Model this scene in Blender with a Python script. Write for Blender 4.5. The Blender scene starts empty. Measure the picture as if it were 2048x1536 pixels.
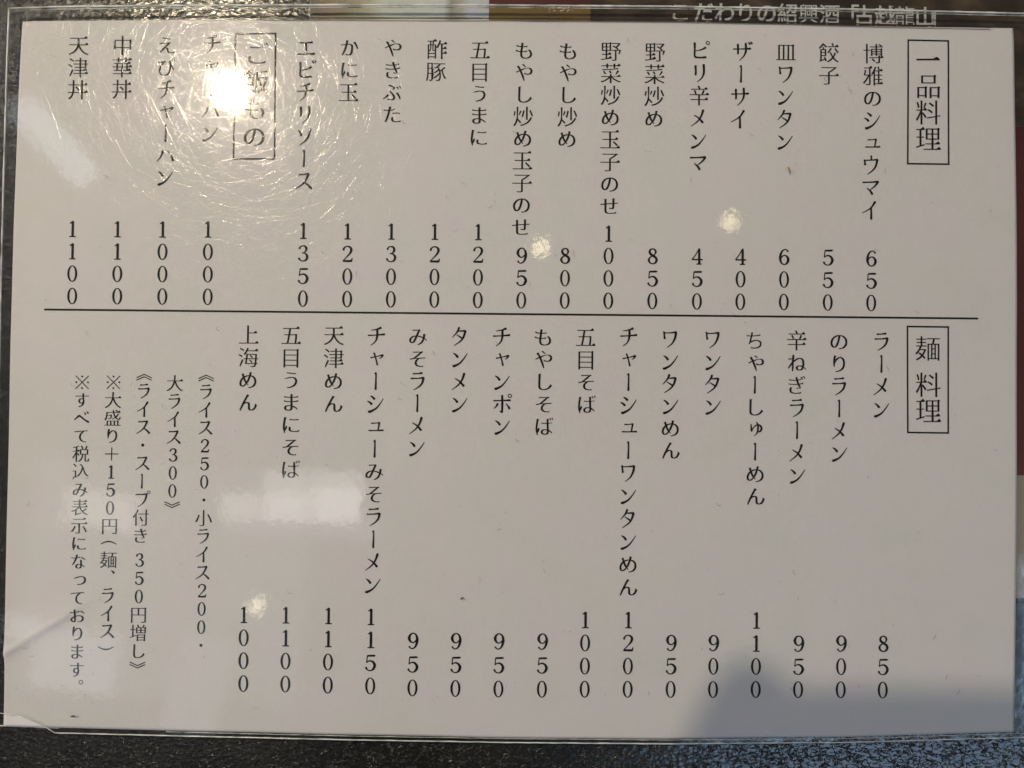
import bpy, math, random
from mathutils import Vector, noise

S = bpy.context.scene
COL = S.collection
MM = .001

# ---------------------------------------------------------------- camera
cam_data = bpy.data.cameras.new('camera'); cam_data.sensor_width = 36; cam_data.lens = 36*1540/2048
cam_data.clip_start = .003; cam_data.clip_end = 20
cam = bpy.data.objects.new('camera', cam_data); COL.objects.link(cam)
cam.location = (-.00021, -.00775, .22856); cam.rotation_euler = (.02033, .00036, .00888)
S.camera = cam

# ---------------------------------------------------------------- light of the room
W = bpy.data.worlds.new('World'); S.world = W; W.use_nodes = True
bg = W.node_tree.nodes['Background']; bg.inputs[0].default_value = (1, .95, .93, 1); bg.inputs[1].default_value = .085
S.view_settings.view_transform = 'Standard'; S.view_settings.look = 'None'
S.view_settings.exposure = 0; S.view_settings.gamma = 1

def lamp(name, loc, size, radiance, color, size_y=None, rot=(0, 0, 0), disk=False):
    L = bpy.data.lights.new(name, 'AREA')
    if disk: L.shape = 'DISK'; L.size = size; area = math.pi*size*size/4
    else: L.shape = 'RECTANGLE'; L.size = size; L.size_y = size_y; area = size*size_y
    L.color = color; L.energy = radiance*math.pi*area
    o = bpy.data.objects.new(name, L); COL.objects.link(o); o.location = loc; o.rotation_euler = rot
    return o
lamp('pendant_lamp', (-.4577, .4875, 1.0), .038, 2050, (1, .84, .60), disk=True)
lamp('spot_lamp', (.3448, .2797, 1.0), .023, 10, (1, .84, .50), disk=True)
lamp('spot_lamp', (.0418, .2369, 1.0), .023, 10, (1, .84, .50), disk=True)
lamp('spot_lamp', (-.400, -.3374, 1.0), .022, 9, (1, .86, .58), disk=True)
# window panes and lit ceiling fields, 1.4 m above the table
def sky_pane(px, py, w, h, rad, color, rot=0, H=1.4, k=7.125):
    """(px, py) mm on the table sheet where its mirror image is seen; w, h mm of that image"""
    x = px+(px+.21)*(H/.2286); y = py+(py+7.75)*(H/.2286)
    lamp('window_pane', (x*MM, y*MM, H), w*k*MM, rad, color, h*k*MM, (0, 0, math.radians(rot)))
WHT = (1, .985, .95); BLU = (.80, .90, 1); LAV = (.86, .84, 1)
for a in [
    (-66.5, -40.2, 14.1, 8.3, 3.05, WHT, 0),
    (-51.7, -39.1, 14.1, 10.4, 3.31, WHT, 0),
    (-66.6, -32.9, 14.1, 6.5, 1.73, WHT, 0),
    (-51.8, -31.7, 14.1, 5.3, 1.73, WHT, 0),
    (-80.5, -40.4, 11.9, 8.2, 2.12, WHT, 0),
    (-121.2, -41.5, 22.3, 11.1, 1.85, WHT, -8),
    (-137.6, 67.9, 29.7, 8.9, 1.99, BLU, -47),
    (-128.4, -85.6, 24.5, 18.6, 1.33, BLU, -6),
    (-144.1, -75.5, 11.9, 7.4, 1.33, BLU, -6),
    (-91.5, -92.6, 16.3, 29.7, 0.66, LAV, -12),
    (-62.6, -46.9, 47.5, 4.5, 0.66, LAV, 0),
    (166.2, -94.7, 26.7, 83.2, 5.06, (.48,.70,1), 0),
    (-102.3, -61.9, 83.2, 68.3, 0.33, BLU, -4),
    (111.7, -125.7, 112.9, 31.2, 6.05, (.48,.70,1), 0),
]: sky_pane(*a)
# added fill light, out of view low on the left, brightens the paper
lamp('added_fill_light', (-1.75, .75, 1.15), 1.3, 3.9, (1, .95, .94), 1.0, (math.radians(62), 0, math.radians(-113)))

# ---------------------------------------------------------------- helpers
def tag(o, label=None, cat=None, kind=None, group=None):
    if label: o['label'] = label
    if cat: o['category'] = cat
    if kind: o['kind'] = kind
    if group: o['group'] = group
    return o
def empty(name, loc, label, cat):
    o = bpy.data.objects.new(name, None); COL.objects.link(o); o.location = loc; o.empty_display_size = .02
    return tag(o, label, cat)
def mesh_obj(name, V, F, mat, parent=None, smooth=False, mm=True):
    me = bpy.data.meshes.new(name)
    me.from_pydata([(x*MM, y*MM, z*MM) for x, y, z in V] if mm else V, [], F)
    me.materials.append(mat)
    if smooth: me.polygons.foreach_set('use_smooth', [True]*len(me.polygons))
    me.update()
    o = bpy.data.objects.new(name, me); COL.objects.link(o)
    if parent: o.parent = parent
    return o
def slab(name, outline, z0, z1, mat, parent=None, bevel=0):
    n = len(outline)
    V = [(x, y, z0) for x, y in outline]+[(x, y, z1) for x, y in outline]
    F = [tuple(range(n-1, -1, -1)), tuple(range(n, 2*n))]+[(i, (i+1) % n, n+(i+1) % n, n+i) for i in range(n)]
    a = sum(outline[i][0]*outline[(i+1) % n][1]-outline[(i+1) % n][0]*outline[i][1] for i in range(n))
    if a < 0: F = [f[::-1] for f in F]
    o = mesh_obj(name, V, F, mat, parent)
    if bevel:
        m = o.modifiers.new('edge', 'BEVEL'); m.width = bevel*MM; m.segments = 2; m.limit_method = 'ANGLE'
    return o
def tube(name, pts, r, mat, parent=None, jitter=0, sides=8, rz=None):
    V, F = [], []; n = len(pts)
    for i, (x, y, z) in enumerate(pts):
        a = Vector(pts[max(i-1, 0)]); b = Vector(pts[min(i+1, n-1)]); d = (b-a).normalized()
        s = Vector((-d.y, d.x, 0)).normalized()
        rr = r*(1+jitter*noise.noise(Vector((x*.35, y*.35, 3.1))))
        for k in range(sides):
            t = 2*math.pi*k/sides
            q = Vector((x, y, z))+s*math.cos(t)*rr+Vector((0, 0, 1))*math.sin(t)*(rz or rr)
            V.append(tuple(q))
    for i in range(n-1):
        for k in range(sides):
            j = (k+1) % sides; F.append((i*sides+k, i*sides+j, (i+1)*sides+j, (i+1)*sides+k))
    F += [tuple(range(sides)), tuple((n-1)*sides+k for k in range(sides))[::-1]]
    return mesh_obj(name, V, F, mat, parent, True)
def interp(P, t, ax=0):
    """value of the other coordinate along a polyline sorted by coordinate ax"""
    P = sorted(P, key=lambda q: q[ax])
    if t <= P[0][ax]: return P[0][1-ax]
    for a, b in zip(P, P[1:]):
        if t <= b[ax]: return a[1-ax]+(b[1-ax]-a[1-ax])*(t-a[ax])/((b[ax]-a[ax]) or 1)
    return P[-1][1-ax]
def resample(P, step):
    out = []
    for a, b in zip(P, P[1:]):
        n = max(1, int(math.hypot(b[0]-a[0], b[1]-a[1])/step))
        out += [(a[0]+(b[0]-a[0])*i/n, a[1]+(b[1]-a[1])*i/n) for i in range(n)]
    return out+[P[-1]]

# ---------------------------------------------------------------- materials
def mat(name):
    m = bpy.data.materials.new(name); m.use_nodes = True; nt = m.node_tree; nt.nodes.clear()
    out = nt.nodes.new('ShaderNodeOutputMaterial')
    def N(t, **kw):
        n = nt.nodes.new('ShaderNode'+t)
        for k, v in kw.items():
            if isinstance(k, str) and hasattr(n, k): setattr(n, k, v)
            else: n.inputs[k.replace('_', ' ')].default_value = v
        return n
    return m, nt, out, N
def plain(name, col, rough=.6, bump=None, spec=.5):
    m, nt, out, N = mat(name); b = N('BsdfPrincipled'); lk = nt.links.new
    b.inputs['Base Color'].default_value = (*col, 1); b.inputs['Roughness'].default_value = rough
    b.inputs['Specular IOR Level'].default_value = spec
    if bump:
        tc = N('TexCoord'); nz = N('TexNoise'); nz.inputs['Scale'].default_value = bump[0]; nz.inputs['Detail'].default_value = 4
        bp = N('Bump'); bp.inputs['Distance'].default_value = bump[1]
        lk(tc.outputs['Object'], nz.inputs['Vector']); lk(nz.outputs[0], bp.inputs['Height']); lk(bp.outputs[0], b.inputs['Normal'])
    lk(b.outputs[0], out.inputs[0]); return m
def ramp(N, stops):
    r = N('ValToRGB'); e = r.color_ramp.elements
    while len(e) < len(stops): e.new(.5)
    for i, (p, c) in enumerate(stops): e[i].position = p; e[i].color = (*c, 1)
    return r

def paper_mat():
    m, nt, out, N = mat('printed_paper'); lk = nt.links.new; b = N('BsdfPrincipled'); tc = N('TexCoord')
    n1 = N('TexNoise'); n1.inputs['Scale'].default_value = 55; n1.inputs['Detail'].default_value = 3
    n2 = N('TexNoise'); n2.inputs['Scale'].default_value = 1900; n2.inputs['Detail'].default_value = 5
    n3 = N('TexNoise'); n3.inputs['Scale'].default_value = 260; n3.inputs['Detail'].default_value = 3
    r = ramp(N, [(.35, (.78, .78, .765)), (.5, (.805, .785, .785)), (.65, (.81, .77, .79))])
    for n in (n1, n2, n3): lk(tc.outputs['Object'], n.inputs['Vector'])
    lk(n1.outputs[0], r.inputs[0])
    g = ramp(N, [(.3, (.955, .955, .955)), (.7, (1, 1, 1))]); lk(n2.outputs[0], g.inputs[0])
    mx = N('MixRGB'); mx.blend_type = 'MULTIPLY'; mx.inputs[0].default_value = 1
    lk(r.outputs[0], mx.inputs[1]); lk(g.outputs[0], mx.inputs[2]); lk(mx.outputs[0], b.inputs['Base Color'])
    b.inputs['Roughness'].default_value = .85; b.inputs['Specular IOR Level'].default_value = .25
    bp = N('Bump'); bp.inputs['Distance'].default_value = .00003; lk(n2.outputs[0], bp.inputs['Height'])
    bq = N('Bump'); bq.inputs['Distance'].default_value = .00012; lk(n3.outputs[0], bq.inputs['Height'])
    lk(bq.outputs[0], bp.inputs['Normal']); lk(bp.outputs[0], b.inputs['Normal'])
    lk(b.outputs[0], out.inputs[0]); return m

def clear_mat(name, rough=.055, gain=1.0, wave=.00011, haze=.002, tint=(.985, .985, .98), hazecol=(1, 1, 1)):
    """clear plastic sheet: lets light straight through and mirrors the room off its wavy face"""
    m, nt, out, N = mat(name); lk = nt.links.new; tc = N('TexCoord')
    tr = N('BsdfTransparent'); tr.inputs[0].default_value = (*tint, 1)
    gl = N('BsdfGlossy'); gl.inputs['Roughness'].default_value = rough; gl.distribution = 'BECKMANN'
    g3 = N('BsdfGlossy'); g3.inputs['Roughness'].default_value = .17; g3.distribution = 'BECKMANN'
    g2 = N('BsdfGlossy'); g2.inputs['Roughness'].default_value = .42
    fr = N('Fresnel'); ge = N('NewGeometry'); io = N('Math'); io.operation = 'MULTIPLY_ADD'   # same mirror strength from either side
    io.inputs[1].default_value = 1/1.5-1.5; io.inputs[2].default_value = 1.5; lk(ge.outputs['Backfacing'], io.inputs[0]); lk(io.outputs[0], fr.inputs[0])
    w1 = N('TexNoise'); w1.inputs['Scale'].default_value = 26; w1.inputs['Detail'].default_value = 1
    w2 = N('TexNoise'); w2.inputs['Scale'].default_value = 420; w2.inputs['Detail'].default_value = 4
    b1 = N('Bump'); b1.inputs['Distance'].default_value = wave
    b2 = N('Bump'); b2.inputs['Distance'].default_value = .000015
    for w in (w1, w2): lk(tc.outputs['Object'], w.inputs['Vector'])
    lk(w1.outputs[0], b1.inputs['Height']); lk(w2.outputs[0], b2.inputs['Height']); lk(b1.outputs[0], b2.inputs['Normal'])
    lk(b2.outputs[0], gl.inputs['Normal']); lk(b2.outputs[0], g2.inputs['Normal']); lk(b2.outputs[0], g3.inputs['Normal'])
    m0 = N('MixShader'); m0.inputs[0].default_value = .022; lk(gl.outputs[0], m0.inputs[1]); lk(g3.outputs[0], m0.inputs[2])
    mu = N('Math'); mu.operation = 'MULTIPLY'; mu.inputs[1].default_value = gain; mu.use_clamp = True; lk(fr.outputs[0], mu.inputs[0])
    sm = N('TexNoise'); sm.inputs['Scale'].default_value = 70; sm.inputs['Detail'].default_value = 6; sm.inputs['Roughness'].default_value = .7
    lk(tc.outputs['Object'], sm.inputs['Vector'])
    mr = N('MapRange'); mr.inputs[1].default_value = .35; mr.inputs[2].default_value = .7; mr.inputs[3].default_value = haze*.4; mr.inputs[4].default_value = haze*1.6
    lk(sm.outputs[0], mr.inputs[0])
    m1 = N('MixShader'); lk(mu.outputs[0], m1.inputs[0]); lk(tr.outputs[0], m1.inputs[1]); lk(m0.outputs[0], m1.inputs[2])
    m2 = N('MixShader'); lk(mr.outputs[0], m2.inputs[0]); lk(m1.outputs[0], m2.inputs[1]); lk(g2.outputs[0], m2.inputs[2])
    lk(m2.outputs[0], out.inputs[0]); return m

def scratch_mat():
    m, nt, out, N = mat('scratch_groove'); lk = nt.links.new
    tr = N('BsdfTransparent'); gl = N('BsdfGlossy'); gl.inputs['Roughness'].default_value = .16
    gl.inputs['Color'].default_value = (1, 1, 1, 1)
    mx = N('MixShader'); mx.inputs[0].default_value = .15
    lk(tr.outputs[0], mx.inputs[1]); lk(gl.outputs[0], mx.inputs[2]); lk(mx.outputs[0], out.inputs[0]); return m

def rim_mat(name='plastic_rim', dens=.68):
    m, nt, out, N = mat(name); lk = nt.links.new; tc = N('TexCoord')
    tr = N('BsdfTransparent'); tr.inputs[0].default_value = (.8, .82, .8, 1)
    b = N('BsdfPrincipled'); b.inputs['Base Color'].default_value = (.88, .90, .88, 1); b.inputs['Roughness'].default_value = .2
    nz = N('TexNoise'); nz.inputs['Scale'].default_value = 160; nz.inputs['Detail'].default_value = 5
    lk(tc.outputs['Object'], nz.inputs['Vector'])
    mr = N('MapRange'); mr.inputs[1].default_value = .35; mr.inputs[2].default_value = .65; mr.inputs[3].default_value = dens-.28; mr.inputs[4].default_value = dens+.4
    lk(nz.outputs[0], mr.inputs[0])
    bp = N('Bump'); bp.inputs['Distance'].default_value = .0002; lk(nz.outputs[0], bp.inputs['Height']); lk(bp.outputs[0], b.inputs['Normal'])
    mx = N('MixShader'); lk(mr.outputs[0], mx.inputs[0]); lk(tr.outputs[0], mx.inputs[1]); lk(b.outputs[0], mx.inputs[2])
    lk(mx.outputs[0], out.inputs[0]); return m

def table_mat():
    m, nt, out, N = mat('pebbled_laminate'); lk = nt.links.new; tc = N('TexCoord'); b = N('BsdfPrincipled')
    mp = N('Mapping'); mp.inputs['Rotation'].default_value = (0, 0, .6); mp.inputs['Scale'].default_value = (1, 1.35, 1)
    lk(tc.outputs['Object'], mp.inputs[0])
    n1 = N('TexNoise'); n1.inputs['Scale'].default_value = 520; n1.inputs['Detail'].default_value = 3; n1.inputs['Distortion'].default_value = .8
    n2 = N('TexVoronoi'); n2.inputs['Scale'].default_value = 620
    n3 = N('TexNoise'); n3.inputs['Scale'].default_value = 60; n3.inputs['Detail'].default_value = 3
    for n in (n1, n2): lk(mp.outputs[0], n.inputs['Vector'])
    lk(tc.outputs['Object'], n3.inputs['Vector'])
    b1 = N('Bump'); b1.inputs['Distance'].default_value = .00026; b2 = N('Bump'); b2.inputs['Distance'].default_value = .00007
    pl = N('MapRange'); pl.inputs[1].default_value = .47; pl.inputs[2].default_value = .56; lk(n1.outputs[0], pl.inputs[0])
    lk(pl.outputs[0], b1.inputs['Height']); lk(n2.outputs[0], b2.inputs['Height']); lk(b1.outputs[0], b2.inputs['Normal'])
    lk(b2.outputs[0], b.inputs['Normal'])
    r = ramp(N, [(.3, (.005, .005, .004)), (.7, (.015, .014, .010))]); lk(n3.outputs[0], r.inputs[0]); lk(r.outputs[0], b.inputs['Base Color'])
    b.inputs['Roughness'].default_value = .24; b.inputs['Specular IOR Level'].default_value = .85
    lk(b.outputs[0], out.inputs[0]); return m

def mottled(name, cols, scale, rough=.35, sx=1.0, axis=None):
    """printed photograph: cloudy colours"""
    m, nt, out, N = mat(name); lk = nt.links.new; tc = N('TexCoord'); b = N('BsdfPrincipled')
    mp = N('Mapping'); mp.inputs['Scale'].default_value = (sx, 1, 1); lk(tc.outputs['Object'], mp.inputs[0])
    nz = N('TexNoise'); nz.inputs['Scale'].default_value = scale; nz.inputs['Detail'].default_value = 5; lk(mp.outputs[0], nz.inputs['Vector'])
    k = len(cols); r = ramp(N, [(.3+.4*i/(k-1), c) for i, c in enumerate(cols)]); lk(nz.outputs[0], r.inputs[0])
    lk(r.outputs[0], b.inputs['Base Color']); b.inputs['Roughness'].default_value = rough; lk(b.outputs[0], out.inputs[0]); return m

M_PAPER = paper_mat()
M_INK = plain('black_ink', (.009, .008, .008), .7, spec=.2)
M_COVER = clear_mat('clear_cover')
M_BACK = clear_mat('clear_back', .07, .45, .0002, .001)
M_SCR = scratch_mat()
M_RIM = rim_mat()
M_RIM2 = rim_mat('plastic_edge_faint', .45)
M_TABLE = table_mat()
M_DARK = plain('edge_shadow_dark', (.012, .012, .012), .6)
M_LINT = plain('grey_fibre', (.07, .065, .06), .8)
M_CRUMB = plain('dried_crumb', (.35, .29, .16), .8)
M_PRINTG = plain('grey_lettering', (.72, .72, .69), .5)
M_BROWN = mottled('printed_stone_picture', [(.020, .012, .007), (.055, .036, .022), (.15, .10, .06)], 140, sx=.6)
M_MAROON = mottled('printed_maroon_ground', [(.075, .012, .016), (.12, .018, .016), (.17, .028, .020)], 18)
M_GOLD = mottled('printed_gold_ground', [(.22, .14, .035), (.27, .17, .05)], 40)
M_CARD = plain('beige_card', (.42, .37, .31), .4)
def picture_sheen_mat():
    """pale picture in bands across the sheet, a window reflection painted into its colour"""
    m, nt, out, N = mat('pale_picture_painted_sheen'); lk = nt.links.new; tc = N('TexCoord'); b = N('BsdfPrincipled')
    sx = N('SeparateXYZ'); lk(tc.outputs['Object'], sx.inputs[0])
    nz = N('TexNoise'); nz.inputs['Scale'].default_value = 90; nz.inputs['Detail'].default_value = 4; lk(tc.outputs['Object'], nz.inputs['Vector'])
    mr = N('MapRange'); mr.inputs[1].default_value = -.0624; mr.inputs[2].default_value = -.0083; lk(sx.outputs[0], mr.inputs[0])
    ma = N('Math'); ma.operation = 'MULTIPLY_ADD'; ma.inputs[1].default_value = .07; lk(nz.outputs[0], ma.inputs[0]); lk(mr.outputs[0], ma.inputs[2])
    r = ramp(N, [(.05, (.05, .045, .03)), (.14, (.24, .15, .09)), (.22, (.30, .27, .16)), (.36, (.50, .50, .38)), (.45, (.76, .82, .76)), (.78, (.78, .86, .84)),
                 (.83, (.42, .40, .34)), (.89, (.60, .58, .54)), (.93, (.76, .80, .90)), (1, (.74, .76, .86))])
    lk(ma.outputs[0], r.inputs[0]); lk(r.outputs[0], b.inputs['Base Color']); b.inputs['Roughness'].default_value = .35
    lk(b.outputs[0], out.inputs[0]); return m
M_PALE = picture_sheen_mat()

# ---------------------------------------------------------------- table and what lies under the case
ZT = -2.8
tab = slab('table', [(-700, -520), (700, -520), (700, 520), (-700, 520)], ZT-25, ZT, M_TABLE)
tag(tab, 'black pebbled laminate table top under the menu case', kind='structure')

dm = empty('drink_menu', (0, 0, 0), 'dark laminated drinks menu lying under the top and right edge of the clear case', 'menu')
def rrect(x0, y0, x1, y1, r, n=6):
    P = []
    for cx, cy, a0 in ((x1-r, y1-r, 0), (x0+r, y1-r, 90), (x0+r, y0+r, 180), (x1-r, y0+r, 270)):
        for k in range(n+1):
            a = math.radians(a0+90*k/n); P.append((cx+r*math.cos(a), cy+r*math.sin(a)))
    return P
slab('card', rrect(-62.6, -65.6, 155.0, 150, 4), ZT, -2.10, M_CARD, dm)
def sheet(name, x0, y0, x1, y1, m, z=-2.08, parent=dm):
    return mesh_obj(name, [(x0, y0, z), (x1, y0, z), (x1, y1, z), (x0, y1, z)], [(0, 1, 2, 3)], m, parent)
sheet('stone_picture', 22.4, 76, 154.9, 149.8, M_BROWN)
sheet('maroon_panel', 60, -29, 154.9, 75.98, M_MAROON)
sheet('gold_panel', -8.3, 60, 22.38, 111.7, M_GOLD)
sheet('maroon_panel', -8.3, 111.72, 22.38, 149.8, M_MAROON)
sheet('picture_painted_sheen', -62.4, 60, -8.32, 149.8, M_PALE)  # print panel whose pale bands also carry a painted window reflection

# ---------------------------------------------------------------- lettering
# every glyph is drawn in an em box -50..50 (y up) and returned as (verts, faces)
BRUSH = {
'一': [[(-46,0,5),(38,1,5)],[(22,2,4),(32,5,9),(36,3,9),(45,-1,3)]],
'ー': [[(-2,40,10),(1,33,6),(1,0,6),(0,-40,8)]],
'メ': [[(22,40,9),(12,10,7),(-6,-16,5),(-36,-40,2)],[(-22,14,3),(0,0,6),(20,-22,9)]],
'ン': [[(-32,28,3),(-20,20,7),(-10,8,9)],[(-32,-32,9),(-26,-34,9),(0,-20,6),(22,6,4),(36,28,2)]],
'ワ': [[(-30,36,7),(-28,20,6),(-26,2,8)],[(-30,30,4),(0,31,4),(30,34,8)],[(28,34,9),(24,8,8),(10,-20,5),(-14,-40,2)]],
'タ': [[(-4,44,8),(-14,22,6),(-36,-4,2)],[(-10,26,4),(26,28,7)],[(26,28,9),(16,-4,7),(0,-24,5),(-28,-44,2)],[(-16,8,3),(4,-4,6),(12,-10,8)]],
'チ': [[(22,42,9),(2,34,5),(-26,29,2)],[(-40,4,5),(0,6,4),(40,10,8)],[(4,33,8),(4,2,8),(-4,-24,5),(-26,-44,2)]],
'ャ': [[(-38,2,6),(0,10,4),(34,19,8)],[(34,19,9),(26,6,6),(14,-4,2)],[(-18,30,8),(-8,0,6),(2,-40,8)]],
'シ': [[(-24,38,3),(-14,32,7),(-4,22,9)],[(-38,12,3),(-26,6,7),(-17,-3,9)],[(-32,-36,9),(-24,-38,9),(4,-22,6),(24,2,4),(38,26,2)]],
'ュ': [[(-28,14,6),(0,15,4),(20,18,7)],[(20,18,8),(16,0,7),(12,-26,6)],[(-42,-28,6),(0,-28,5),(42,-26,8)]],
'サ': [[(-42,12,5),(0,13,4),(42,15,8)],[(-20,36,8),(-19,10,7),(-19,-12,7)],[(18,42,8),(19,6,8),(10,-20,5),(-12,-44,2)]],
'イ': [[(24,42,9),(8,16,6),(-12,0,4),(-38,-14,2)],[(4,14,7),(5,-10,7),(5,-44,9)]],
'リ': [[(-20,36,9),(-18,14,7),(-19,-10,8)],[(20,42,9),(21,4,8),(12,-22,5),(-12,-44,2)]],
'マ': [[(-38,26,6),(0,27,5),(36,30,8)],[(36,30,9),(22,10,6),(-4,-12,2)],[(-18,-2,3),(-2,-16,7),(8,-32,9)]],
'ウ': [[(0,46,8),(1,38,6),(0,28,7)],[(-32,26,8),(-31,14,6),(-29,2,9)],[(-31,24,4),(0,25,4),(32,28,7)],[(30,28,9),(22,-4,7),(6,-26,5),(-18,-44,2)]],
'エ': [[(-30,26,6),(0,26,4),(31,28,8)],[(0,26,8),(0,-26,8)],[(-42,-30,6),(0,-30,4),(42,-28,9)]],
'ソ': [[(-28,30,4),(-20,18,7),(-15,4,9)],[(28,38,9),(20,2,7),(4,-22,5),(-22,-42,2)]],
'ス': [[(-28,31,6),(0,32,5),(24,35,8)],[(24,35,9),(10,4,7),(-8,-18,5),(-38,-38,2)],[(4,-6,4),(20,-18,7),(38,-36,9)]],
'ハ': [[(-12,22,9),(-20,-4,6),(-40,-30,2)],[(10,24,3),(26,2,6),(38,-26,9)]],
'ホ': [[(-40,16,5),(0,17,4),(40,19,8)],[(1,42,8),(2,0,8),(1,-40,7)],[(1,-40,7),(-6,-36,4),(-11,-32,2)],[(-20,2,8),(-28,-12,5),(-38,-22,2)],[(20,2,3),(30,-10,6),(37,-22,9)]],
'フ': [[(-34,28,6),(0,29,5),(32,32,8)],[(30,32,9),(24,4,8),(8,-22,5),(-20,-44,2)]],
'ヒ': [[(-26,38,9),(-25,10,7),(-26,-22,7),(-20,-32,7),(4,-34,6),(30,-32,8)],[(28,16,8),(10,6,5),(-22,-2,2)]],
'ラ': [[(-22,35,6),(0,36,4),(22,39,8)],[(-32,12,6),(0,13,4),(30,16,8)],[(29,16,9),(22,-10,7),(6,-28,5),(-18,-43,2)]],
'べ': [[(-42,-12,4),(-28,2,6),(-14,14,9)],[(-14,14,9),(-2,6,7),(20,-12,7),(42,-24,9)],[(16,32,3),(24,22,8)],[(30,38,3),(39,28,8)]],
'ゅ': [[(-30,26,5),(-28,8,7),(-26,-14,9)],[(-26,-12,4),(-14,8,4),(4,22,6),(22,18,8),(30,2,9),(22,-14,7),(8,-18,4)],[(0,38,4),(8,26,7),(10,0,8),(4,-24,6),(-12,-40,2)]],
'、': [[(16,42,2),(26,36,7),(34,26,9)]],
'《': [[(-44,-28,4),(0,-8,4)],[(0,-8,4),(44,-28,4)],[(-44,-42,4),(0,-22,4)],[(0,-22,4),(44,-42,4)]],
'》': [[(-44,28,4),(0,8,4)],[(0,8,4),(44,28,4)],[(-44,42,4),(0,22,4)],[(0,22,4),(44,42,4)]],
'（': [[(-46,-36,3),(-22,-24,5),(0,-20,6),(22,-24,5),(46,-36,3)]],
'）': [[(-46,36,3),(-22,24,5),(0,20,6),(22,24,5),(46,36,3)]],
'＋': [[(-38,0,4),(38,0,4)],[(0,38,4),(0,-38,4)]],
'※': [[(-38,38,3.5),(38,-38,3.5)],[(-38,-38,3.5),(38,38,3.5)]],
'1': [[(1,36,9),(1,-35,9)],[(-13,27,3),(-4,31,6),(1,37,6)],[(-14,-36.5,4),(15,-36.5,4)]],
'2': [[(-19,18,8),(-17,27,6),(-8,35,4),(4,36,5),(15,29,8),(18,17,9),(12,3,7),(-2,-13,4),(-21,-33,3)],[(-21,-34,7),(14,-34,8),(20,-32,7)],[(20,-32,6),(23,-20,2)]],
'3': [[(-18,22,8),(-14,31,5),(-3,36,4),(8,34,7),(14,25,9),(13,14,8),(5,5,4),(-6,2,3)],[(-6,2,3),(6,1,4),(16,-7,8),(19,-18,9),(14,-30,7),(2,-36,4),(-11,-34,4),(-18,-28,6),(-20,-22,8)]],
'4': [[(8,37,4),(-8,8,3.5),(-25,-14,3.5)],[(-25,-15,5),(25,-15,5)],[(9,37,8),(9,-35,9)],[(-4,-36.5,4),(20,-36.5,4)]],
'5': [[(-15,33,6),(17,34,7),(19,36,3)],[(-15,33,3.5),(-18,1,3.5)],[(-18,1,3),(-9,8,4),(3,9,6),(14,2,8),(20,-12,10),(14,-28,8),(2,-36,4),(-11,-34,4),(-19,-27,6),(-20,-21,8)]],
'6': [[(18,26,7),(12,34,4),(3,36,4),(-10,28,6),(-18,8,9),(-19,-12,9),(-13,-29,6),(0,-36,4),(13,-29,7),(19,-13,10),(13,2,7),(2,8,4),(-8,4,4),(-17,-8,4)]],
'8': [[(0,36,4),(-11,31,6),(-15,20,8),(-9,9,9),(4,1,9),(15,-8,9),(18,-19,9),(12,-31,7),(0,-36,4),(-13,-31,6),(-19,-19,8),(-14,-7,5),(-2,1,4),(9,9,4),(14,20,7),(10,31,6),(0,36,4)]],
}
BRUSH['9'] = [[(-x, -y, w) for (x, y, w) in s] for s in BRUSH['6']]
DAKU = [[(30,46,3),(39,36,8)],[(41,49,3),(49,39,8)]]
RINGS = {'ピ':[(38,38,8,4)],'ポ':[(38,40,8,4)],'プ':[(42,42,8,4)],'。':[(27,33,11,4)],
         '・':[(0,0,4.5,9)],'※':[(0,34,2.7,5.4),(0,-34,2.7,5.4),(34,0,2.7,5.4),(-34,0,2.7,5.4)]}
BRUSH['ザ'] = BRUSH['サ']+DAKU
BRUSH['ビ'] = BRUSH['ヒ']+DAKU
BRUSH['ピ'] = BRUSH['ヒ']; BRUSH['ポ'] = BRUSH['ホ']; BRUSH['プ'] = BRUSH['フ']
BRUSH['。'] = []; BRUSH['・'] = []
SMALL = {'ャ': (.80, 5, 3), 'ュ': (.80, 5, 3), 'ゅ': (.82, 6, 3)}
KANA = set('のめしやもうまにきぶたかえびごばそみんりねぎちゃゅすべてなっおせ')
SMALLH = {'ゃ': (1, 8, 8), 'ゅ': (1, 8, 8), 'っ': (1, 8, 8)}

def spline(pts, n=7):
    if len(pts) == 2: return list(pts)
    P = [pts[0]] + list(pts) + [pts[-1]]; out = []
    for i in range(1, len(P) - 2):
        a, b, c, d = P[i-1], P[i], P[i+1], P[i+2]
        for k in range(n):
            t = k / n
            out.append(tuple(.5*((2*b[j]) + (-a[j]+c[j])*t + (2*a[j]-5*b[j]+4*c[j]-d[j])*t*t + (-a[j]+3*b[j]-3*c[j]+d[j])*t**3) for j in range(3)))
    return out + [pts[-1]]

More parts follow.
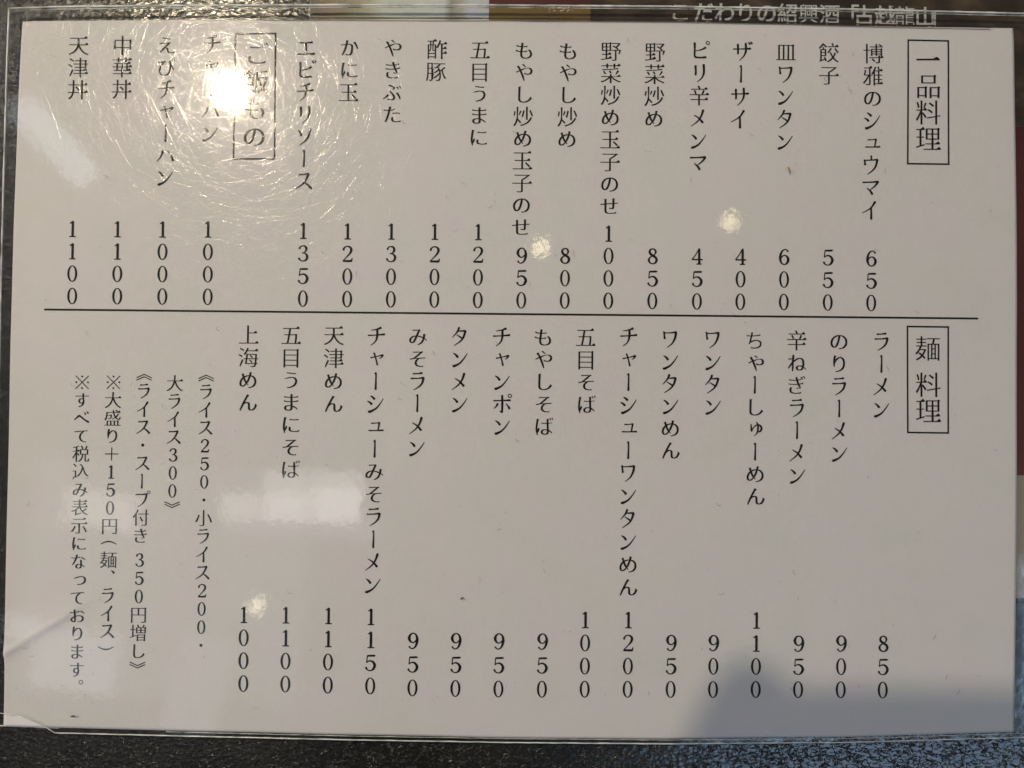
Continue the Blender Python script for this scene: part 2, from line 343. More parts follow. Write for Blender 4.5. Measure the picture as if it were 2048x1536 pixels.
def brush_glyph(ch):
    V, F = [], []; z = 0
    for st in BRUSH[ch]:
        p = spline(st); z += 1; base = len(V); n = len(p)
        for i, (x, y, w) in enumerate(p):
            a = p[max(i-1, 0)]; b = p[min(i+1, n-1)]
            dx, dy = b[0]-a[0], b[1]-a[1]; L = math.hypot(dx, dy) or 1
            nx, ny = -dy/L, dx/L; h = max(w*1.25+.8, 4)*.5
            V += [(x+nx*h, y+ny*h, z), (x-nx*h, y-ny*h, z)]
        for i in range(n-1):
            k = base+2*i; F.append((k, k+1, k+3, k+2))
        for i, sgn in ((0, -1), (n-1, 1)):            # rounded ends
            a = p[1] if i == 0 else p[n-2]; q = p[i]
            dx, dy = q[0]-a[0], q[1]-a[1]; L = math.hypot(dx, dy) or 1
            V.append((q[0]+dx/L*q[2]*.35, q[1]+dy/L*q[2]*.35, z)); k = base+2*i
            F.append((k, k+1, len(V)-1) if i else (k+1, k, len(V)-1))
    for (cx, cy, r, w) in RINGS.get(ch, []):
        z += 1; base = len(V); m = 20
        for k in range(m):
            a = 2*math.pi*k/m; ro = r+w*.5; ri = max(r-w*.5, 0)
            V += [(cx+ro*math.cos(a), cy+ro*math.sin(a), z), (cx+ri*math.cos(a), cy+ri*math.sin(a), z)]
        for k in range(m):
            j = (k+1) % m; F.append((base+2*k, base+2*k+1, base+2*j+1, base+2*j))
    return V, F

def zero_glyph():
    V, F = [], []; m = 32
    for k in range(m):
        a = 2*math.pi*k/m; c, s = math.cos(a), math.sin(a)
        V += [(23*c, 38*s, 1), (12.6*c, 33.6*s, 1)]
    for k in range(m):
        j = (k+1) % m; F.append((2*k, 2*k+1, 2*j+1, 2*j))
    return V, F

def outline(ch):
    cu = bpy.data.curves.new('glyph', 'FONT'); cu.body = ch; cu.size = 1
    o = bpy.data.objects.new('glyph', cu); bpy.context.scene.collection.objects.link(o)
    dg = bpy.context.evaluated_depsgraph_get(); dg.update()
    k = o.evaluated_get(dg).to_curve(dg); polys = []
    for s in k.splines:
        bp = s.bezier_points; n = len(bp); pts = []
        for i in range(n):
            a, b = bp[i], bp[(i+1) % n]
            p0, p1, p2, p3 = a.co, a.handle_right, b.handle_left, b.co
            ch3 = (p3-p0); L = ch3.length
            if L < 1e-5: continue
            off = max(abs((p1-p0).cross(ch3).z), abs((p2-p0).cross(ch3).z))/L
            m = 1 if off < .002 else 6
            for j in range(m):
                t = j/m; u = 1-t
                q = p0*u**3+p1*3*u*u*t+p2*3*u*t*t+p3*t**3
                pts.append((q.x*100-50, q.y*100-38))
        if len(pts) > 2: polys.append(pts)
    o.evaluated_get(dg).to_curve_clear(); bpy.data.objects.remove(o); bpy.data.curves.remove(cu)
    return polys

def is_outer(q, polys):
    x, y = q[0]; c = 0
    for p in polys:
        if p is q: continue
        for i in range(len(p)):
            (x0, y0), (x1, y1) = p[i-1], p[i]
            if (y0 > y) != (y1 > y) and x < (x1-x0)*(y-y0)/(y1-y0)+x0: c += 1
    return c % 2 == 0

def mincho(ch, kana, plain=False):
    polys = outline(ch)
    segs = [(p[i], p[(i+1) % len(p)]) for p in polys for i in range(len(p))]
    def inside(x, y):
        c = False
        for (x0, y0), (x1, y1) in segs:
            if (y0 > y) != (y1 > y) and x < (x1-x0)*(y-y0)/(y1-y0)+x0: c = not c
        return c
    def ray(x, y, dx, dy):
        best = 999
        for (x0, y0), (x1, y1) in segs:
            ex, ey = x1-x0, y1-y0; d = dx*ey-dy*ex
            if abs(d) < 1e-9: continue
            t = ((x0-x)*ey-(y0-y)*ex)/d; u = ((x0-x)*dy-(y0-y)*dx)/d
            if t > .05 and -1e-6 <= u <= 1+1e-6: best = min(best, t)
        return best
    info = []
    for p in polys:                                    # outward normals
        n = len(p); N = []
        for i in range(n):
            (x0, y0), (x1, y1) = p[i], p[(i+1) % n]; L = math.hypot(x1-x0, y1-y0) or 1e-6
            N.append([(y1-y0)/L, -(x1-x0)/L, L])
        vote = 0
        for k in sorted(range(n), key=lambda i: -N[i][2])[:9]:
            mx, my = p[k][0]*.53+p[(k+1) % n][0]*.47, p[k][1]*.53+p[(k+1) % n][1]*.47
            vote += inside(mx+N[k][0]*.3, my+N[k][1]*.3)-inside(mx-N[k][0]*.3, my-N[k][1]*.3)
        if vote > 0:
            for q in N: q[0], q[1] = -q[0], -q[1]
        info.append(N)
    caps = []
    for p, N in zip(polys, info):
        n = len(p)
        for i in range(n):
            a, b, c = N[i-1], N[i], N[(i+1) % n]
            if 3 < b[2] < 11 and a[0]*c[0]+a[1]*c[1] < -.75 and abs(a[0]*b[0]+a[1]*b[1]) < .6 and min(a[2], c[2]) > .8:
                if b[1] < -.25 and (b[0] < -.25 or kana) and not (abs(b[0]) < .25 and not kana) or (kana and b[0] < -.9 and False):
                    caps.append(((p[i][0]+p[(i+1) % n][0])/2, (p[i][1]+p[(i+1) % n][1])/2))
    area0 = 0
    for strength in (1, .8, .6, .4, .2, 0):                # weaker reshaping where outlines would cross
        out = []
        for p, N in zip(polys, info):
            n = len(p); D = []
            for i in range(n):
                (x0, y0), (x1, y1) = p[i], p[(i+1) % n]; nx, ny, L = N[i]
                t = 999
                for f in (.1, .3, .5, .7, .9):
                    t = min(t, ray(x0+(x1-x0)*f, y0+(y1-y0)*f, -nx, -ny))
                if plain: D.append(-1.7*strength); continue
                if t > 12.5 or t < 1.2: D.append(0); continue
                v = abs(nx)                                 # 1 for the sides of a vertical stroke
                if kana: target = 4.3+7.5*v**1.1
                else: target = 4.1+6.2*v**1.6 if v > .15 else 4.1
                cx, cy = (x0+x1)/2, (y0+y1)/2
                for (qx, qy) in caps:
                    r = math.hypot(cx-qx, cy-qy)
                    if r < 22: target *= .32+.68*r/22
                D.append(max(-.6, min(t-1.6, t-target))/2 if not (kana and t < target) else (t-target)*.35)
            q = []; D = [max(d, d*strength) if d < 0 else d for d in D] if strength < 1 else D
            for i in range(n):
                a, b = N[i-1], N[i]; da, db = D[i-1], D[i]
                x, y = p[i]
                det = a[0]*b[1]-a[1]*b[0]
                if abs(det) > .2:
                    ra, rb = -da, -db
                    mx = (ra*b[1]-rb*a[1])/det; my = (a[0]*rb-b[0]*ra)/det
                    if math.hypot(mx, my) > 7: mx = my = 0
                else:
                    sx, sy = a[0]+b[0], a[1]+b[1]; L = math.hypot(sx, sy) or 1; d = -(da+db)/2
                    mx, my = sx/L*d, sy/L*d
                # triangular tick where a level stroke ends at the right or turns down
                if not kana and not plain and strength > .5:
                    fwd = a[1] > .97 and b[0] > .93 and a[2] > 13    # top edge then right side
                    rev = b[1] > .97 and a[0] > .93 and b[2] > 13
                    if (fwd or rev) and (b if fwd else a)[2] > 4 and not inside(x-.3, y+.3) and not inside(x+.3, y-.3):
                        X, Y = x+mx, y+my; k = .6 if (b if fwd else a)[2] < 12 else .5
                        if (b if fwd else a)[2] < 12: tri = [(X-16, Y), (X-5, Y+9), (X+1.5, Y+.5)]
                        else: tri = [(X-9, Y), (X-3, Y+3.5), (X+2.5, Y-.5), (X, Y-5)]
                        q += tri if fwd else tri[::-1]
                        continue
                q.append((x+mx, y+my))
            out.append(q)
        cu = bpy.data.curves.new('glyph', 'CURVE'); cu.dimensions = '2D'; cu.fill_mode = 'BOTH'
        for q in out:
            s = cu.splines.new('POLY'); s.points.add(len(q)-1); s.use_cyclic_u = True
            for i, (x, y) in enumerate(q): s.points[i].co = (x, y, 0, 1)
        o = bpy.data.objects.new('glyph', cu); me = o.to_mesh()
        V = [(v.co.x, v.co.y, 1) for v in me.vertices]; F = [tuple(f.vertices) for f in me.polygons]
        got = sum(f.area for f in me.polygons); want = 0
        for q in out: want += abs(sum(q[i-1][0]*q[i][1]-q[i][0]*q[i-1][1] for i in range(len(q))))/2*(1 if is_outer(q, out) else -1)
        if abs(got-want) < .007*want: break
        if strength: o.to_mesh_clear(); bpy.data.objects.remove(o); bpy.data.curves.remove(cu)
    o.to_mesh_clear(); bpy.data.objects.remove(o); bpy.data.curves.remove(cu)
    return V, F

GL = {}
def glyph(ch, bold=False):
    key = (ch, bold)
    if key not in GL:
        if bold: V, F = mincho(ch, False, True)
        elif ch == '0': V, F = zero_glyph()
        elif ch in BRUSH:
            V, F = brush_glyph(ch)
            s, dx, dy = SMALL.get(ch, (.96, 0, 0))
            V = [(x*s+dx, y*s+dy, z) for x, y, z in V]
        elif ch in KANA:
            V, F = mincho(ch, True)
            s, dx, dy = SMALLH.get(ch, (.93, 0, 0))
            V = [(x*s+dx, y*s+dy, z) for x, y, z in V]
        else: V, F = mincho(ch, False)
        GL[key] = (V, F)
    return GL[key]

def text_mesh(name, chars, m, parent, zfun, bold=False):
    """chars: list of (character, centre x, centre y, em) in mm"""
    V, F = [], []
    for ch, cx, cy, em in chars:
        gv, gf = glyph(ch, bold); b = len(V); k = em/100
        for x, y, z in gv:
            X, Y = cx+x*k, cy+y*k; V.append((X, Y, zfun(X, Y)+.05+z*.004))
        F += [tuple(i+b for i in f) for f in gf]
    return mesh_obj(name, V, F, m, parent)
row = [('こ',1361,28),('だ',1408,28),('わ',1450,28),('り',1492,28),('の',1534,28.5),('紹',1576,29),('興',1618,29.5),('酒',1660,30),
       ('「',1698,30.5),('古',1729,31),('越',1771,32),('龍',1810,32.5),('山',1851,33.5),('」',1878,33)]
text_mesh('lettering', [(c, -62.62+(x-620)*.15129, 121.75-(y+60)*.1503+1.4, 6.5) for c, x, y in row], M_PRINTG, dm, lambda x, y: -2.08, True)

# ---------------------------------------------------------------- the printed menu sheet
RIMTOP = None
CR_A, CR_B = Vector((-150.0, -84.5)), Vector((-122.9, -67.5))
def paper_z(x, y):
    z = .22*noise.noise(Vector((x*.017, y*.02, 1.7)))+.16*noise.noise(Vector((x*.035+9, y*.03, 4.2)))-.1
    d = CR_B-CR_A; L = d.length; d = d/L; q = Vector((x, y))-CR_A
    s = q.dot(d); t = q.x*d.y-q.y*d.x                       # t > 0 below the crease
    if -8 < s < L+3:
        f = max(0, min(1, (L+2-s)/16)); z += f*.85*math.exp(-max(t, 0)/1.1)*math.exp(-max(-t, 0)/4.0)
    ty = 105.2-y
    if ty < 7: z -= .30*((7-ty)/7)**2
    return z
PO = [(-148.21, 104.45), (-145.82, 104.63), (-117.33, 105.1), (-76.86, 105.6), (-49.87, 105.76), (-4.9, 106.08), (47.56, 106.16), (100.0, 105.4), (141.79, 105.09), (149.13, 105.07), (149.57, 68.13), (149.74, 23.22), (149.44, -28.73), (148.8, -72.88), (148.22, -104.16), (99.99, -106.06), (44.86, -107.14), (-2.94, -107.2), (-54.43, -106.72), (-105.94, -105.95), (-149.09, -105.17), (-149.3, -75.56), (-149.53, -38.78), (-149.63, 5.68), (-149.41, 43.0), (-148.89, 80.58)]
TOP = PO[:10]; RIGHT = PO[9:15]; BOT = PO[14:21]; LEFT = PO[20:]+[PO[0]]
pm = empty('menu_sheet', (0, 0, 0), 'white paper menu printed with vertical black Japanese dish names and prices inside the clear case', 'menu')
NX, NY = 400, 284; V = []; F = []
def edge(u, v):
    X0 = -149+298*u; yt = interp(TOP, X0); yb = interp(BOT, X0); y = yb+(yt-yb)*v
    xl = interp(LEFT, y, 1); xr = interp(RIGHT, y, 1); return xl+(xr-xl)*u, y
for j in range(NY+1):
    for i in range(NX+1):
        x, y = edge(i/NX, j/NY); V.append((x, y, paper_z(x, y)))
for j in range(NY):
    for i in range(NX):
        a = j*(NX+1)+i; F.append((a, a+1, a+NX+2, a+NX+1))
ring = [i for i in range(NX+1)]+[j*(NX+1)+NX for j in range(1, NY+1)]+[NY*(NX+1)+i for i in range(NX-1, -1, -1)]+[j*(NX+1) for j in range(NY-1, 0, -1)]
b0 = len(V); V += [(V[k][0], V[k][1], V[k][2]-.25) for k in ring]; m_ = len(ring)
F += [(ring[(k+1) % m_], ring[k], b0+k, b0+(k+1) % m_) for k in range(m_)]
mesh_obj('paper', V, F, M_PAPER, pm, True)

COLS = [
 ('name', '博雅のシュウマイ', 107.04, 96.85, 106.11, 49.74),
 ('price', '650', 106.47, 35.23, 106.32, 21.95),
 ('name', '餃子', 93.71, 97.03, 93.72, 90.24),
 ('price', '550', 93.52, 35.42, 93.38, 21.98),
 ('name', '皿ワンタン', 80.84, 97.07, 80.58, 70.08),
 ('price', '600', 80.42, 35.45, 80.29, 22.01),
 ('name', 'ザーサイ', 67.66, 97.11, 66.82, 76.74),
 ('price', '400', 67.46, 35.41, 67.35, 21.97),
 ('name', 'ピリ辛メンマ', 55.08, 97.3, 54.62, 63.39),
 ('price', '450', 54.51, 35.37, 54.41, 21.93),
 ('name', '野菜炒め', 41.61, 96.73, 41.41, 76.66),
 ('price', '850', 41.25, 35.33, 41.17, 21.97),
 ('name', '野菜炒め玉子のせ', 28.43, 96.84, 28.28, 50.26),
 ('price', '1000', 28.1, 42.02, 28.08, 21.93),
 ('name', 'もやし炒め', 15.7, 96.8, 15.45, 70.27),
 ('price', '800', 15.19, 35.25, 15.14, 21.89),
 ('name', 'もやし炒め玉子のせ', 2.52, 96.84, 1.93, 43.74),
 ('price', '950', 2.23, 35.21, 2.2, 21.85),
 ('name', '五目うまに', -10.81, 96.88, -11.0, 70.49),
 ('price', '1200', -10.8, 42.13, -10.75, 21.81),
 ('name', '酢豚', -23.69, 96.99, -23.92, 90.27),
 ('price', '1200', -23.76, 42.09, -23.69, 21.84),
 ('name', 'やきぶた', -36.87, 97.18, -36.93, 77.18),
 ('price', '1300', -36.73, 42.05, -36.64, 21.8),
 ('name', 'かに玉', -49.91, 97.22, -50.03, 83.7),
 ('price', '1200', -49.78, 42.01, -49.66, 21.76),
 ('name', 'エビチリソース', -62.94, 97.03, -63.11, 56.96),
 ('price', '1350', -62.97, 42.04, -62.83, 21.79),
 ('name', 'チャーハン', -91.12, 97.84, -91.27, 70.99),
 ('price', '1000', -91.38, 42.17, -91.19, 22.07),
 ('name', 'えびチャーハン', -104.75, 97.42, -104.48, 57.64),
 ('price', '1000', -104.87, 42.05, -104.66, 22.02),
 ('name', '中華丼', -117.93, 97.3, -117.98, 84.09),
 ('price', '1100', -118.29, 42.0, -118.05, 21.98),
 ('name', '天津丼', -131.12, 97.19, -131.15, 83.82),
 ('price', '1100', -131.71, 41.96, -131.45, 21.93),
 ('name', 'ラーメン', 109.36, 10.5, 109.34, -9.62),
 ('price', '850', 109.82, -78.72, 109.6, -92.25),
 ('name', 'のりラーメン', 96.73, 10.39, 96.89, -22.84),
 ('price', '900', 97.44, -78.76, 97.24, -92.29),
 ('name', '辛ねぎラーメン', 84.1, 10.58, 84.45, -29.45),
 ('price', '950', 84.92, -78.95, 84.73, -92.41),
 ('name', 'ちゃーしゅーめん', 71.62, 10.47, 72.03, -35.77),
 ('price', '1100', 72.44, -72.24, 72.29, -92.52),
 ('name', 'ワンタン', 59.14, 10.58, 59.36, -9.25),
 ('price', '900', 59.86, -79.03, 59.7, -92.63),
 ('name', 'ワンタンめん', 46.51, 10.62, 46.81, -22.4),
 ('price', '950', 47.33, -79.07, 47.19, -92.67),
 ('name', 'チャーシューワンタンめん', 34.17, 11.18, 34.45, -62.83),
 ('price', '1200', 34.61, -72.44, 34.52, -92.73),
 ('name', '五目そば', 21.39, 10.92, 21.83, -8.99),
 ('price', '1000', 21.93, -72.55, 21.86, -92.8),
 ('name', 'もやしそば', 8.91, 10.88, 9.27, -15.62),
 ('price', '950', 9.36, -79.04, 9.27, -92.94),
 ('name', 'チャンポン', -3.58, 10.84, -3.19, -15.73),
 ('price', '950', -3.46, -79.08, -3.54, -92.98),
 ('name', 'タンメン', -15.92, 10.88, -15.86, -9.18),
 ('price', '950', -16.14, -79.12, -16.21, -92.95),
 ('name', 'みそラーメン', -28.4, 10.77, -28.4, -22.33),
 ('price', '950', -28.83, -79.16, -28.87, -92.92),
 ('name', 'チャーシューみそラーメン', -40.81, 10.74, -41.01, -62.84),
 ('price', '1150', -41.37, -72.24, -41.33, -92.45),
 ('name', '天津めん', -53.45, 10.85, -53.33, -9.45),
 ('price', '1100', -53.92, -72.06, -53.85, -92.34),
 ('name', '五目うまにそば', -66.16, 10.74, -65.73, -29.02),
 ('price', '1100', -66.47, -71.95, -66.37, -92.16),
 ('name', '上海めん', -78.8, 10.77, -78.71, -9.29),
 ('price', '1000', -78.86, -71.93, -78.75, -92.13),
 ('note', '《ライス250・小ライス200・', -91.24, -0.88, -91.36, -80.99),
 ('note', '大ライス300》', -100.55, -3.78, -100.7, -41.0),
 ('note', '《ライス・スープ付き', -109.67, -0.8, -109.8, -48.97),
 ('note', '350円増し》', -109.89, -56.11, -110.03, -88.24),
 ('note', '※大盛り＋150円', -118.73, -3.63, -119.03, -46.17),
 ('note', '（', -119.18, -49.71, -119.18, -49.73),
 ('note', '麺、ライス', -119.13, -56.12, -119.16, -77.12),
 ('note', '）', -119.48, -83.49, -119.48, -83.51),
 ('note', '※すべて税込み表示になっております。', -128.03, -3.72, -127.97, -93.81),
 ('head', '一品料理', 123.5, 95.18, 123.45, 71.27),
 ('head', '麺', 123.17, 8.54, 123.17, 8.53),
 ('head', '料理', 123.29, -2.23, 123.28, -10.02),
 ('head', 'ご飯もの', -77.59, 95.08, -78.02, 70.2),
]

EM = {'name': 6.42, 'price': 6.5, 'note': 5.28, 'head': 7.9}
NAME = {'name': 'dish_name', 'price': 'price', 'note': 'note_line', 'head': 'heading'}
for kind, t, x0, y0, x1, y1 in COLS:
    n = len(t); em = EM[kind]; L = []
    for i, ch in enumerate(t):
        f = i/(n-1) if n > 1 else 0; L.append((ch, x0+(x1-x0)*f, y0+(y1-y0)*f, em))
    text_mesh(NAME[kind], L, M_INK, pm, paper_z)
def bars(name, segs, w):
    V, F = [], []
    for (xa, ya), (xb, yb) in segs:
        L = math.hypot(xb-xa, yb-ya); n = max(2, int(L/2)); dx, dy = (xb-xa)/L, (yb-ya)/L
        b = len(V)
        for i in range(n+1):
            x, y = xa+(xb-xa)*i/n, ya+(yb-ya)*i/n
            for s in (1, -1):
                X, Y = x-dy*w/2*s, y+dx*w/2*s; V.append((X, Y, paper_z(X, Y)+.05))
        F += [(b+2*i, b+2*i+1, b+2*i+3, b+2*i+2) for i in range(n)]
    return mesh_obj(name, V, F, M_INK, pm)
def frame(P, w=.50):
    segs = []
    for i in range(4):
        a, b = Vector(P[i]), Vector(P[(i+1) % 4]); d = (b-a).normalized()*w/2
        segs.append((tuple(a-d) if i % 2 == 0 else tuple(a+d), tuple(b+d) if i % 2 == 0 else tuple(b-d)))
    bars('heading_frame', segs, w)
for P in [[(117.52, 101.08), (129.5, 100.91), (129.55, 63.75), (117.31, 63.79)],[(117.09, 15.04), (129.27, 15.0), (129.19, -16.48), (117.19, -16.44)],[(-84.13, 101.08), (-72.14, 101.41), (-71.87, 63.49), (-84.12, 63.38)]]: frame(P)
bars('divider_line', [((-139.77, 17.83), (138.2, 17.61))], .58)

# ---------------------------------------------------------------- the clear hard case
case = empty('menu_case', (0, 0, 0), 'scratched clear plastic hard case holding the paper menu flat on the table', 'card case')
RT = [(-151.6, 107.75), (-139.36, 108.31), (-109.48, 108.94), (-49.73, 109.72), (-4.92, 110.03), (47.35, 110.08), (99.61, 109.71), (151.55, 108.88), (174.23, 108.17)]; RL = [(-151.6, 107.75), (-151.85, 92.22), (-152.04, 60.71), (-152.15, 35.32), (-152.15, 5.6), (-152.19, -38.68), (-151.66, -100.96)]; RB = [(-133.36, -106.61), (-101.1, -107.12), (-46.87, -107.86), (-2.92, -108.19), (44.69, -108.2), (99.6, -107.27), (150.56, -105.35), (172.82, -104.43)]; CUT = [(-151.67, -100.82), (-149.61, -101.02), (-145.2, -101.49), (-140.77, -102.9), (-137.07, -104.47), (-133.36, -106.61)]; RBL = [(-151.56, -105.4), (-133.37, -106.03)]
top_out = [(x, y+9) for x, y in RT]
cover = [(-160, 116)]+top_out[1:]+[(186, 110), (186, -104.4)]+RB[::-1]+CUT[::-1][1:]+[(-160, -100.6)]
slab('cover_sheet', cover, .50, .88, M_COVER, case)
back = [(-160, 116)]+top_out[1:]+[(186, 110), (186, -104.6)]+[(x, y-.1) for x, y in RB[::-1]]+RBL[::-1]+[(-160, -105.3)]
slab('back_sheet', back, -1.95, -1.2, M_BACK, case)
def rim(P, z, r, m=M_RIM, off=0, jit=.35, step=.7, name='edge_rim'):
    return tube(name, [(x+.05*noise.noise(Vector((x*.5, y*.5, 0))), y+off+.07*noise.noise(Vector((x*.3, y*.3, 7))), z) for x, y in resample(P, step)], r, m, case, jit)
rim(RT, .9, .27); rim(RT, .55, .15, M_RIM2, -.55)
rim(RL, .9, .24)
rim(RB, .8, .17); rim([(x, y+.9) for x, y in RB[1:]], .3, .12, M_RIM2)
rim(RBL, -1.1, .2); rim(CUT, .9, .13, M_RIM, name='cut_corner_edge')
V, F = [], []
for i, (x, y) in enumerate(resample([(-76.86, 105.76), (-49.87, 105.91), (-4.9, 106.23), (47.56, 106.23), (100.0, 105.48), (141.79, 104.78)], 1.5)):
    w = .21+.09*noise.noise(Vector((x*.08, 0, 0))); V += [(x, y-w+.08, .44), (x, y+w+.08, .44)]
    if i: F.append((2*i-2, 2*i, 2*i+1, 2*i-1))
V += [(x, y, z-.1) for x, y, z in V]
mesh_obj('edge_shadow_strip', V, F, M_DARK, case)  # dark strip standing in for the shadow along the paper's top edge
# chipped burr on the top rim
V, F = [], []; R = random.Random(5)
for k in range(26):
    x = 13.5+R.gauss(0, 3.0); y = 109.6-abs(R.gauss(0, .5)); a = R.uniform(0, 6.3); l = R.uniform(.3, 1.1)
    b = len(V); V += [(x, y, 1.0), (x+l*math.cos(a), y+l*math.sin(a)*.5, 1.25), (x+.25*math.sin(a), y-.25*math.cos(a), 1.05)]; F.append((b, b+1, b+2))
mesh_obj('chipped_burr', V, F, M_RIM, case)

# fine scratches: shallow grooves in the cover, in every direction
def scratches(n, seed, wr, lr, box, zz=.885, curv=.018):
    R = random.Random(seed); V, F = [], []
    for _ in range(n):
        if R.random() < .55: x, y = R.gauss(-86, 42), R.gauss(82, 40)
        else: x, y = R.uniform(box[0], box[2]), R.uniform(box[1], box[3])
        a = R.uniform(0, 2*math.pi); k = R.gauss(0, curv); L = R.uniform(*lr)*(.4+R.random()); w = R.uniform(*wr); st = max(3, int(L/1.4)); ds = L/st
        if not (box[0]+1 < x < box[2]-1 and box[1]+1 < y < box[3]-1): continue
        slope = R.uniform(.06, .155); b = len(V)
        for i in range(st+1):
            f = w*(.25+.75*math.sin(math.pi*(i+.3)/(st+.6))); nx, ny = -math.sin(a), math.cos(a); h = f*slope*.5
            V += [(x+nx*f/2, y+ny*f/2, zz), (x, y, zz+h), (x-nx*f/2, y-ny*f/2, zz)]
            if i: c = b+3*i; F += [(c-3, c, c+1, c-2), (c-2, c+1, c+2, c-1)]
            x += math.cos(a)*ds; y += math.sin(a)*ds; a += k*ds
            if not (box[0] < x < box[2] and box[1] < y < box[3]): 
                if i >= 1: break
        if F and max(F[-1]) >= len(V): raise RuntimeError
    F = [f if True else f for f in F]
    me_o = mesh_obj('fine_scratch', V, F, M_SCR, case, True); tag(me_o, kind='stuff')
    return me_o
scratches(11000, 11, (.008, .032), (4, 11), (-158, -99, 170, 115))
scratches(220, 23, (.03, .06), (6, 18), (-158, -99, 170, 115), .893)

# ---------------------------------------------------------------- dust and fibres on the cover
def lint():
    R = random.Random(77); V, F = [], []
    spots = [(R.uniform(-146, 146), R.uniform(-100, 102)) for _ in range(150)]
    for (x, y) in spots:
        a = R.uniform(0, 6.28); k = R.uniform(-1.6, 1.6); L = R.choice([.5, .9, 1.4, 2.0]); w = R.uniform(.05, .10); st = 6; b = len(V)
        for i in range(st+1):
            nx, ny = -math.sin(a), math.cos(a); f = w*(1-.6*abs(i/st-.5))
            V += [(x+nx*f/2, y+ny*f/2, .93), (x-nx*f/2, y-ny*f/2, .93), (x, y, .93+f*.6)]
            if i: c = b+3*i; F += [(c-3, c, c+2, c-1), (c-1, c+2, c+1, c-2)]
            x += math.cos(a)*L/st; y += math.sin(a)*L/st; a += k*L/st*1.4
    for _ in range(130):
        x, y = R.uniform(-147, 147), R.uniform(-103, 103); r = R.uniform(.05, .14); b = len(V); n = 6
        V += [(x+r*R.uniform(.6, 1.2)*math.cos(6.283*i/n), y+r*R.uniform(.6, 1.2)*math.sin(6.283*i/n), .90) for i in range(n)]+[(x, y, .90+r*.7)]
        F += [(b+i, b+(i+1) % n, b+n) for i in range(n)]
    return mesh_obj('dust_fibres', V, F, M_LINT)
tag(lint(), 'tiny grey dust specks and curled fibres scattered over the clear cover', kind='stuff')
def crumb(name, x, y, r, rot, m, label):
    R = random.Random(int(x)); V = []; n = 9
    for i in range(n):
        a = 6.283*i/n; u, v = r*1.5*math.cos(a)*R.uniform(.7, 1.1), r*.55*math.sin(a)*R.uniform(.7, 1.2)
        V.append((x+u*math.cos(rot)-v*math.sin(rot), y+u*math.sin(rot)+v*math.cos(rot), .89))
    V += [(x+(p[0]-x)*.55, y+(p[1]-y)*.55, .89+r*.35) for p in V[:n]]
    F = [(i, (i+1) % n, n+(i+1) % n, n+i) for i in range(n)]+[tuple(range(n, 2*n))]
    tag(mesh_obj(name, V, F, m), label, 'crumb')
crumb('crumb', 81.5, 61.4, .75, 2.0, M_CRUMB, 'small yellowish dried crumb on the clear cover below the third dish column from the right')
crumb('crumb', -128.3, -104.2+2.5, .55, .2, M_LINT, 'dark grey smudge of dirt near the lower left corner of the paper sheet')
crumb('crumb', -14.5, -66.3, .5, .5, M_LINT, 'small grey speck of dirt among the 950 prices of the lower half')

# ---------------------------------------------------------------- the photographer's phone and hand, whose shadow falls on the sheet
ph = empty('smartphone', (.0, 0, .2325), 'dark smartphone held level above the menu, its shadow on the lower right corner', 'smartphone')
M_PH = plain('phone_glass', (.02, .02, .022), .25); M_LENS = plain('lens_glass', (.004, .004, .006), .08)
def phone_box(name, x0, y0, x1, y1, r, z0, z1, m, bev):
    o = slab(name, rrect(x0, y0, x1, y1, r, 8), z0, z1, m, ph, bev); return o
phone_box('body', -47, -30, 100, 44, 9, .5, 8.2, M_PH, 1.5)
phone_box('camera_bump', -30, -22+0, 0+3, 37, 7, -1.0, .5, M_PH, .4)
for (x, y) in ((-20, 24), (-20, -10)):
    V = []; n = 24
    for r_, z in ((6.5, -1.0), (6.5, -2.0), (5, -2.0), (5, -1.2)):
        V += [(x+r_*math.cos(6.283*i/n), y+r_*math.sin(6.283*i/n), z) for i in range(n)]
    F = [(q*n+i, q*n+(i+1) % n, (q+1)*n+(i+1) % n, (q+1)*n+i) for q in range(3) for i in range(n)]+[tuple(range(3*n, 4*n))]
    mesh_obj('lens', V, F, M_LENS, ph, False)
M_SKIN = plain('skin', (.52, .32, .22), .5, (400, .0001)); M_SLEEVE = plain('dark_sleeve', (.03, .035, .05), .9, (900, .0003))
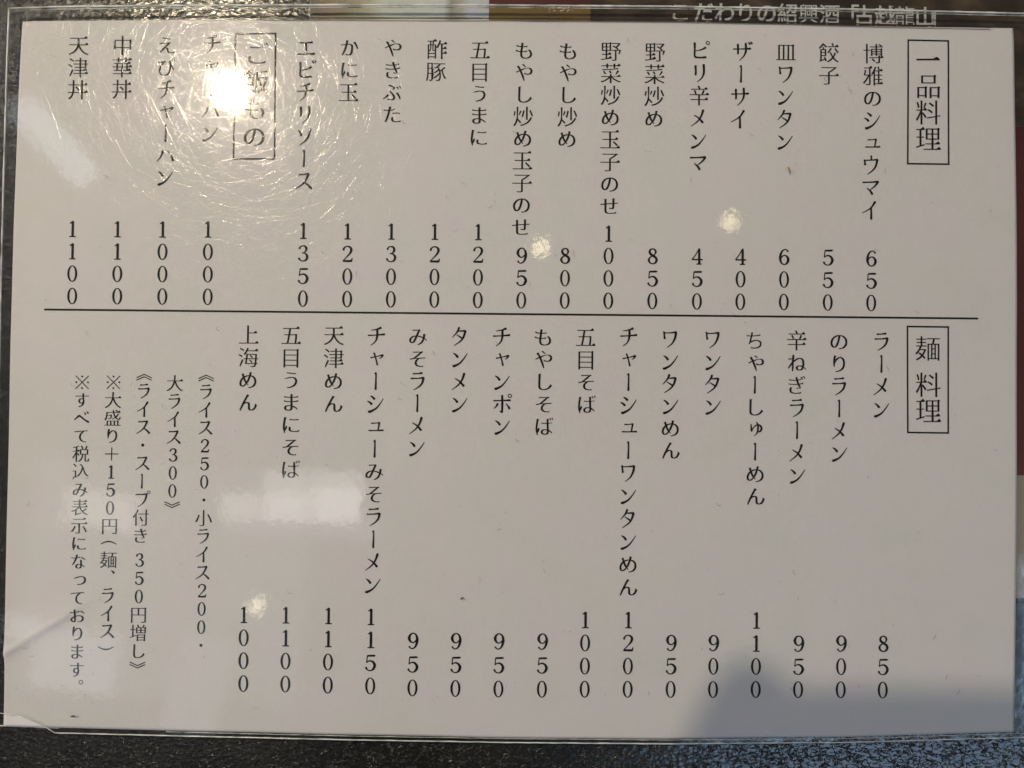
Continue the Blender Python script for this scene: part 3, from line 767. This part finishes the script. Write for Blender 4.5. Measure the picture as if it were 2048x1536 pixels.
per = empty('person', (-.06, -.05, .245), 'hand in a dark sleeve holding the phone level over the menu', 'person')
def skin_obj(name, nodes, edges, m, sub=2):
    me = bpy.data.meshes.new(name); me.from_pydata([(x*MM, y*MM, z*MM) for x, y, z, r in nodes], edges, [])
    o = bpy.data.objects.new(name, me); COL.objects.link(o); me.materials.append(m)
    sk = o.modifiers.new('skin', 'SKIN'); me.skin_vertices.new() if not me.skin_vertices else None
    for v, nd in zip(me.skin_vertices[0].data, nodes): v.radius = (nd[3]*MM, nd[3]*MM)
    me.skin_vertices[0].data[0].use_root = True
    s = o.modifiers.new('sub', 'SUBSURF'); s.levels = sub; s.render_levels = sub; sk.use_smooth_shade = True
    o.parent = per; o.matrix_parent_inverse = per.matrix_world.inverted()
    return o
hand = [(-58, -110, 256, 22), (-58, -85, 256, 24), (-58, -60, 254, 22), (-56, -38, 253, 20),      # wrist, palm
        (-68, -20, 252, 13), (-74, 4, 252, 13), (-69, 24, 250, 12), (-60, 43, 247, 11), (-50, 52, 241, 9),   # index over the corner
        (-50, -18, 259, 9.5), (-54, 10, 262, 12), (-46, 30, 258, 11), (-35, 39, 252, 9.5),
        (-40, -28, 262, 9.5), (-34, -8, 264, 9), (-26, 4, 260, 8), (-20, 10, 253, 7),
        (-32, -40, 262, 9), (-22, -26, 262, 8), (-12, -16, 258, 7), (-8, -10, 252, 6.5),
        (-64, -52, 240, 11), (-58, -36, 231, 10), (-48, -27, 227, 8.5)]
for v in hand: pass
he = [(0, 1), (1, 2), (2, 3), (3, 4), (4, 5), (5, 6), (6, 7), (7, 8), (3, 9), (9, 10), (10, 11), (11, 12), (3, 13), (13, 14), (14, 15), (15, 16),
      (2, 17), (17, 18), (18, 19), (19, 20), (1, 21), (21, 22), (22, 23)]
bpy.context.view_layer.update()
skin_obj('hand', hand, he, M_SKIN)
skin_obj('sleeve', [(-58, -104, 257, 29), (-60, -150, 262, 34), (-66, -240, 275, 42), (-76, -340, 285, 48), (-90, -620, 320, 58)], [(0, 1), (1, 2), (2, 3), (3, 4)], M_SLEEVE)
